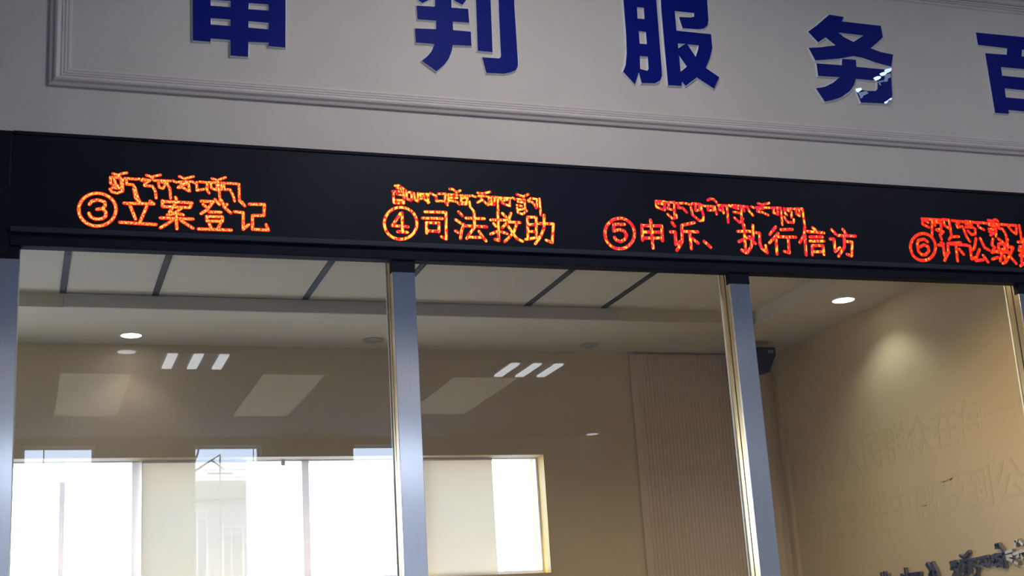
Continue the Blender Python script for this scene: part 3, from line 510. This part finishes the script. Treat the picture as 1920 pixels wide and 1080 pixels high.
for (x_, y_, pw_, lb_) in ((3.85,.42,7.5,'added unseen warm downlight beside the cream wall, brightening the room from above the glass'), (3.05,.42,26,'added unseen warm downlight in the front strip of ceiling, brightening the middle pane')):
    downlight((x_, y_, RZ), M['spot'], lb_, 'round downlights in the room ceiling')
    spot((x_, y_, RZ-.02), pw_, 2.7, .4, (1.0, .82, .54))  # unseen warm beams added to brighten the right side of the room

# hall fixtures
def troffer(x, y, label):
    t = tag(empty('tube_light', (x, y, ZC)), label, 'ceiling light', 'three-tube ceiling lights in the hall')
    boxes('housing', [(-.34,.34,-.33,.33,-.012,-.0005)], M['hall_ceiling'], t)
    for k in (-1, 0, 1): boxes('tube', [(k*.25-.046,k*.25+.046,-.305,.305,-.028,-.012)], M['lamp'], t)
    return t
for xx, yy, pw, lb in ((1.665,-8.92,0,'three-tube hall light reflected in the left pane as three white bars'), (5.27,-9.12,0,'three-tube hall light reflected in the middle pane as three white bars'),
        (1.85,-1.65,14,'unseen three-tube ceiling light added to brighten the sign wall, above the characters 判 and 服'), (4.9,-1.8,5.5,'unseen three-tube ceiling light added to brighten the sign wall, beyond the right picture edge')):
    t = troffer(xx, yy, lb)
    if pw:
        l = D.lights.new('wall_fill', 'AREA'); l.shape = 'RECTANGLE'; l.size = .6; l.size_y = .6; l.energy = pw; l.color = (1.0, .97, .95)  # unseen area light added to brighten the middle of the sign wall
        ob = D.objects.new('wall_fill', l); C.objects.link(ob); ob.location = (xx, yy, ZC-.035)
for (x0, x1, y0, y1), lb in (((.40,1.10,-9.60,-11.80), 'glowing sheet for sun bounce on the ceiling, reflected on the left in the left pane'), ((2.44,3.10,-9.55,-11.80), 'glowing sheet for sun bounce on the ceiling, reflected on the right in the left pane'), ((4.55,5.30,-9.60,-11.65), 'glowing sheet for sun bounce on the ceiling, reflected beside the middle steel post')):
    t = tag(empty('sun_bounce_patch', ((x0+x1)/2, (y0+y1)/2, ZC)), lb, 'sun bounce patch', 'sun-bounce glow put on the hall ceiling')
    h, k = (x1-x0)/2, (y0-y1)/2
    boxes('glow_sheet', [(-h,h,-k,k,-.008,-.0005)], M['panel'], t)  # emissive sheet in place of a patch of bounced sun
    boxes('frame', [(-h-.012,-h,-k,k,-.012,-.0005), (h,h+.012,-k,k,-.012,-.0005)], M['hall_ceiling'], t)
downlight((.98, -8.62, ZC), M['spot_hall'], 'small hall downlight reflected just below the lit downlight in the left pane', 'round downlights in the hall ceiling', r=.09)
downlight((7.62, -13.12, ZC), M['spot_hall'], 'small hall downlight reflected as a white dash in the middle pane', 'round downlights in the hall ceiling', r=.09)

# wall speaker in the corner
sp_ = tag(empty('wall_speaker', (4.40, 2.60, 3.44)), 'small black wall speaker with a tapered lower half, right of the right steel post', 'speaker')
bm = bmesh.new(); box(bm, -.07,.085,-.06,.06,.055,.115); obj('top_housing', bm, M['black'], sp_, .004)
bm = bmesh.new()
a = [bm.verts.new(p) for p in ((-.06,-.05,-.04),(.035,-.05,-.04),(.035,.05,-.04),(-.06,.05,-.04))]; c = [bm.verts.new(p) for p in ((-.066,-.056,.055),(.078,-.056,.055),(.078,.056,.055),(-.066,.056,.055))]
for i in range(4): bm.faces.new((a[i],a[(i+1)%4],c[(i+1)%4],c[i]))
bm.faces.new(a[::-1]); bm.faces.new(c); obj('tapered_body', bm, M['black'], sp_, .003)
boxes('bracket', [(-.02,.02,.06,.326,.07,.095)], M['black'], sp_)
boxes('emblem', [(.030,.040,-.0612,-.06,.076,.096), (.044,.052,-.0612,-.06,.082,.096), (.056,.066,-.0612,-.06,.078,.096)], M['logo'], sp_)

# ================================================================ outside, seen only as reflections through the hall windows
tag(boxes('ground', [(-60,60,-80,60,-.5,-.3)], M['ground']), 'paving outside', kind='structure')
OY = -29.9
bd = tag(empty('neighbour_building', (0, OY, -.3)), 'grey building opposite, reflected faintly in the gap between the white windows', 'building')
boxes('wall', [(-14,26,-6,0,0,6.95)], M['concrete'], bd)
boxes('cornice', [(-14,26,0,.25,6.72,6.97)], M['cornice'], bd); boxes('parapet', [(-14,26,-.2,.05,6.97,7.18)], M['concrete'], bd)
for k in range(-6, 10):
    for dx, w_, top in ((0, .475, 6.09), (-.78, .40, 6.46)):
        x = 4.77+1.62*k+dx; m_ = x+w_*.42
        f = boxes('window', [(x-.02,x+.02,0,.05,2.4,top), (x+w_-.02,x+w_+.02,0,.05,2.4,top), (x,x+w_,0,.05,top-.04,top), (m_-.015,m_+.015,0,.05,2.4,top), (x,x+w_,0,.05,top-.19,top-.16)], M['outwin'], bd)
        boxes('pane', [(x+.02,x+w_-.02,-.0005,.012,2.4,top-.04)], M['outglass'], f)
for (x, h, r, lb) in ((.60, 7.9, .022, 'thin dark pole reflected in the leftmost blue window patch'), (5.40, 9.2, .016, 'thin dark mast line crossing the middle blue window patch')):
    t = tag(empty('pole', (x, OY+.8, -.3)), lb, 'pole')
    bm = bmesh.new(); tube(bm, (0,0,0), (0,0,h), r, 8, r*.7); obj('shaft', bm, M['pole'], t); bm = bmesh.new(); cyl(bm, 0,0,0,.12, r*2.4, 12); obj('base', bm, M['pole'], t)
t = tag(empty('utility_pole', (4.66, OY+.4, -.3)), 'utility pole with cross wires reflected in the middle blue window patch', 'utility pole')
bm = bmesh.new(); tube(bm, (0,0,0), (0,0,7.76), .024, 8, .018); obj('shaft', bm, M['pole'], t)
boxes('crossarm', [(-.3,.3,-.02,.02,7.28,7.31)], M['pole'], t)
for q, z in enumerate((7.38, 7.2)):
    bm = bmesh.new()
    for k in range(-9, 9): tube(bm, (k*1.6,.04,z-.0012*k*k), ((k+1)*1.6,.04,z-.0012*(k+1)**2), .007, 5)
    obj('wire', bm, M['pole'], t)
t = tag(empty('bare_tree', (3.55, OY+1.5, -.3)), 'bare tree branch reaching into the middle blue window patch', 'tree')
bm = bmesh.new(); tube(bm, (0,0,0), (0,0,5.2), .12, 8, .08); tube(bm, (0,0,5.2), (.25,0,7.1), .08, 8, .05); obj('trunk', bm, M['bark'], t)
bm = bmesh.new()
for p, q, r in (((.25,0,7.1),(.45,0,7.6),.04),((.25,0,7.1),(.75,.1,7.42),.035),((.75,.1,7.42),(1.05,.1,7.2),.022),((.75,.1,7.42),(.95,.1,7.55),.02),((.45,0,7.6),(.52,0,7.95),.025),((.2,0,6.8),(-.5,0,7.6),.04),((-.5,0,7.6),(-.8,.1,8.0),.02)): tube(bm, p, q, r, 6, r*.5)
obj('branch', bm, M['bark'], t)
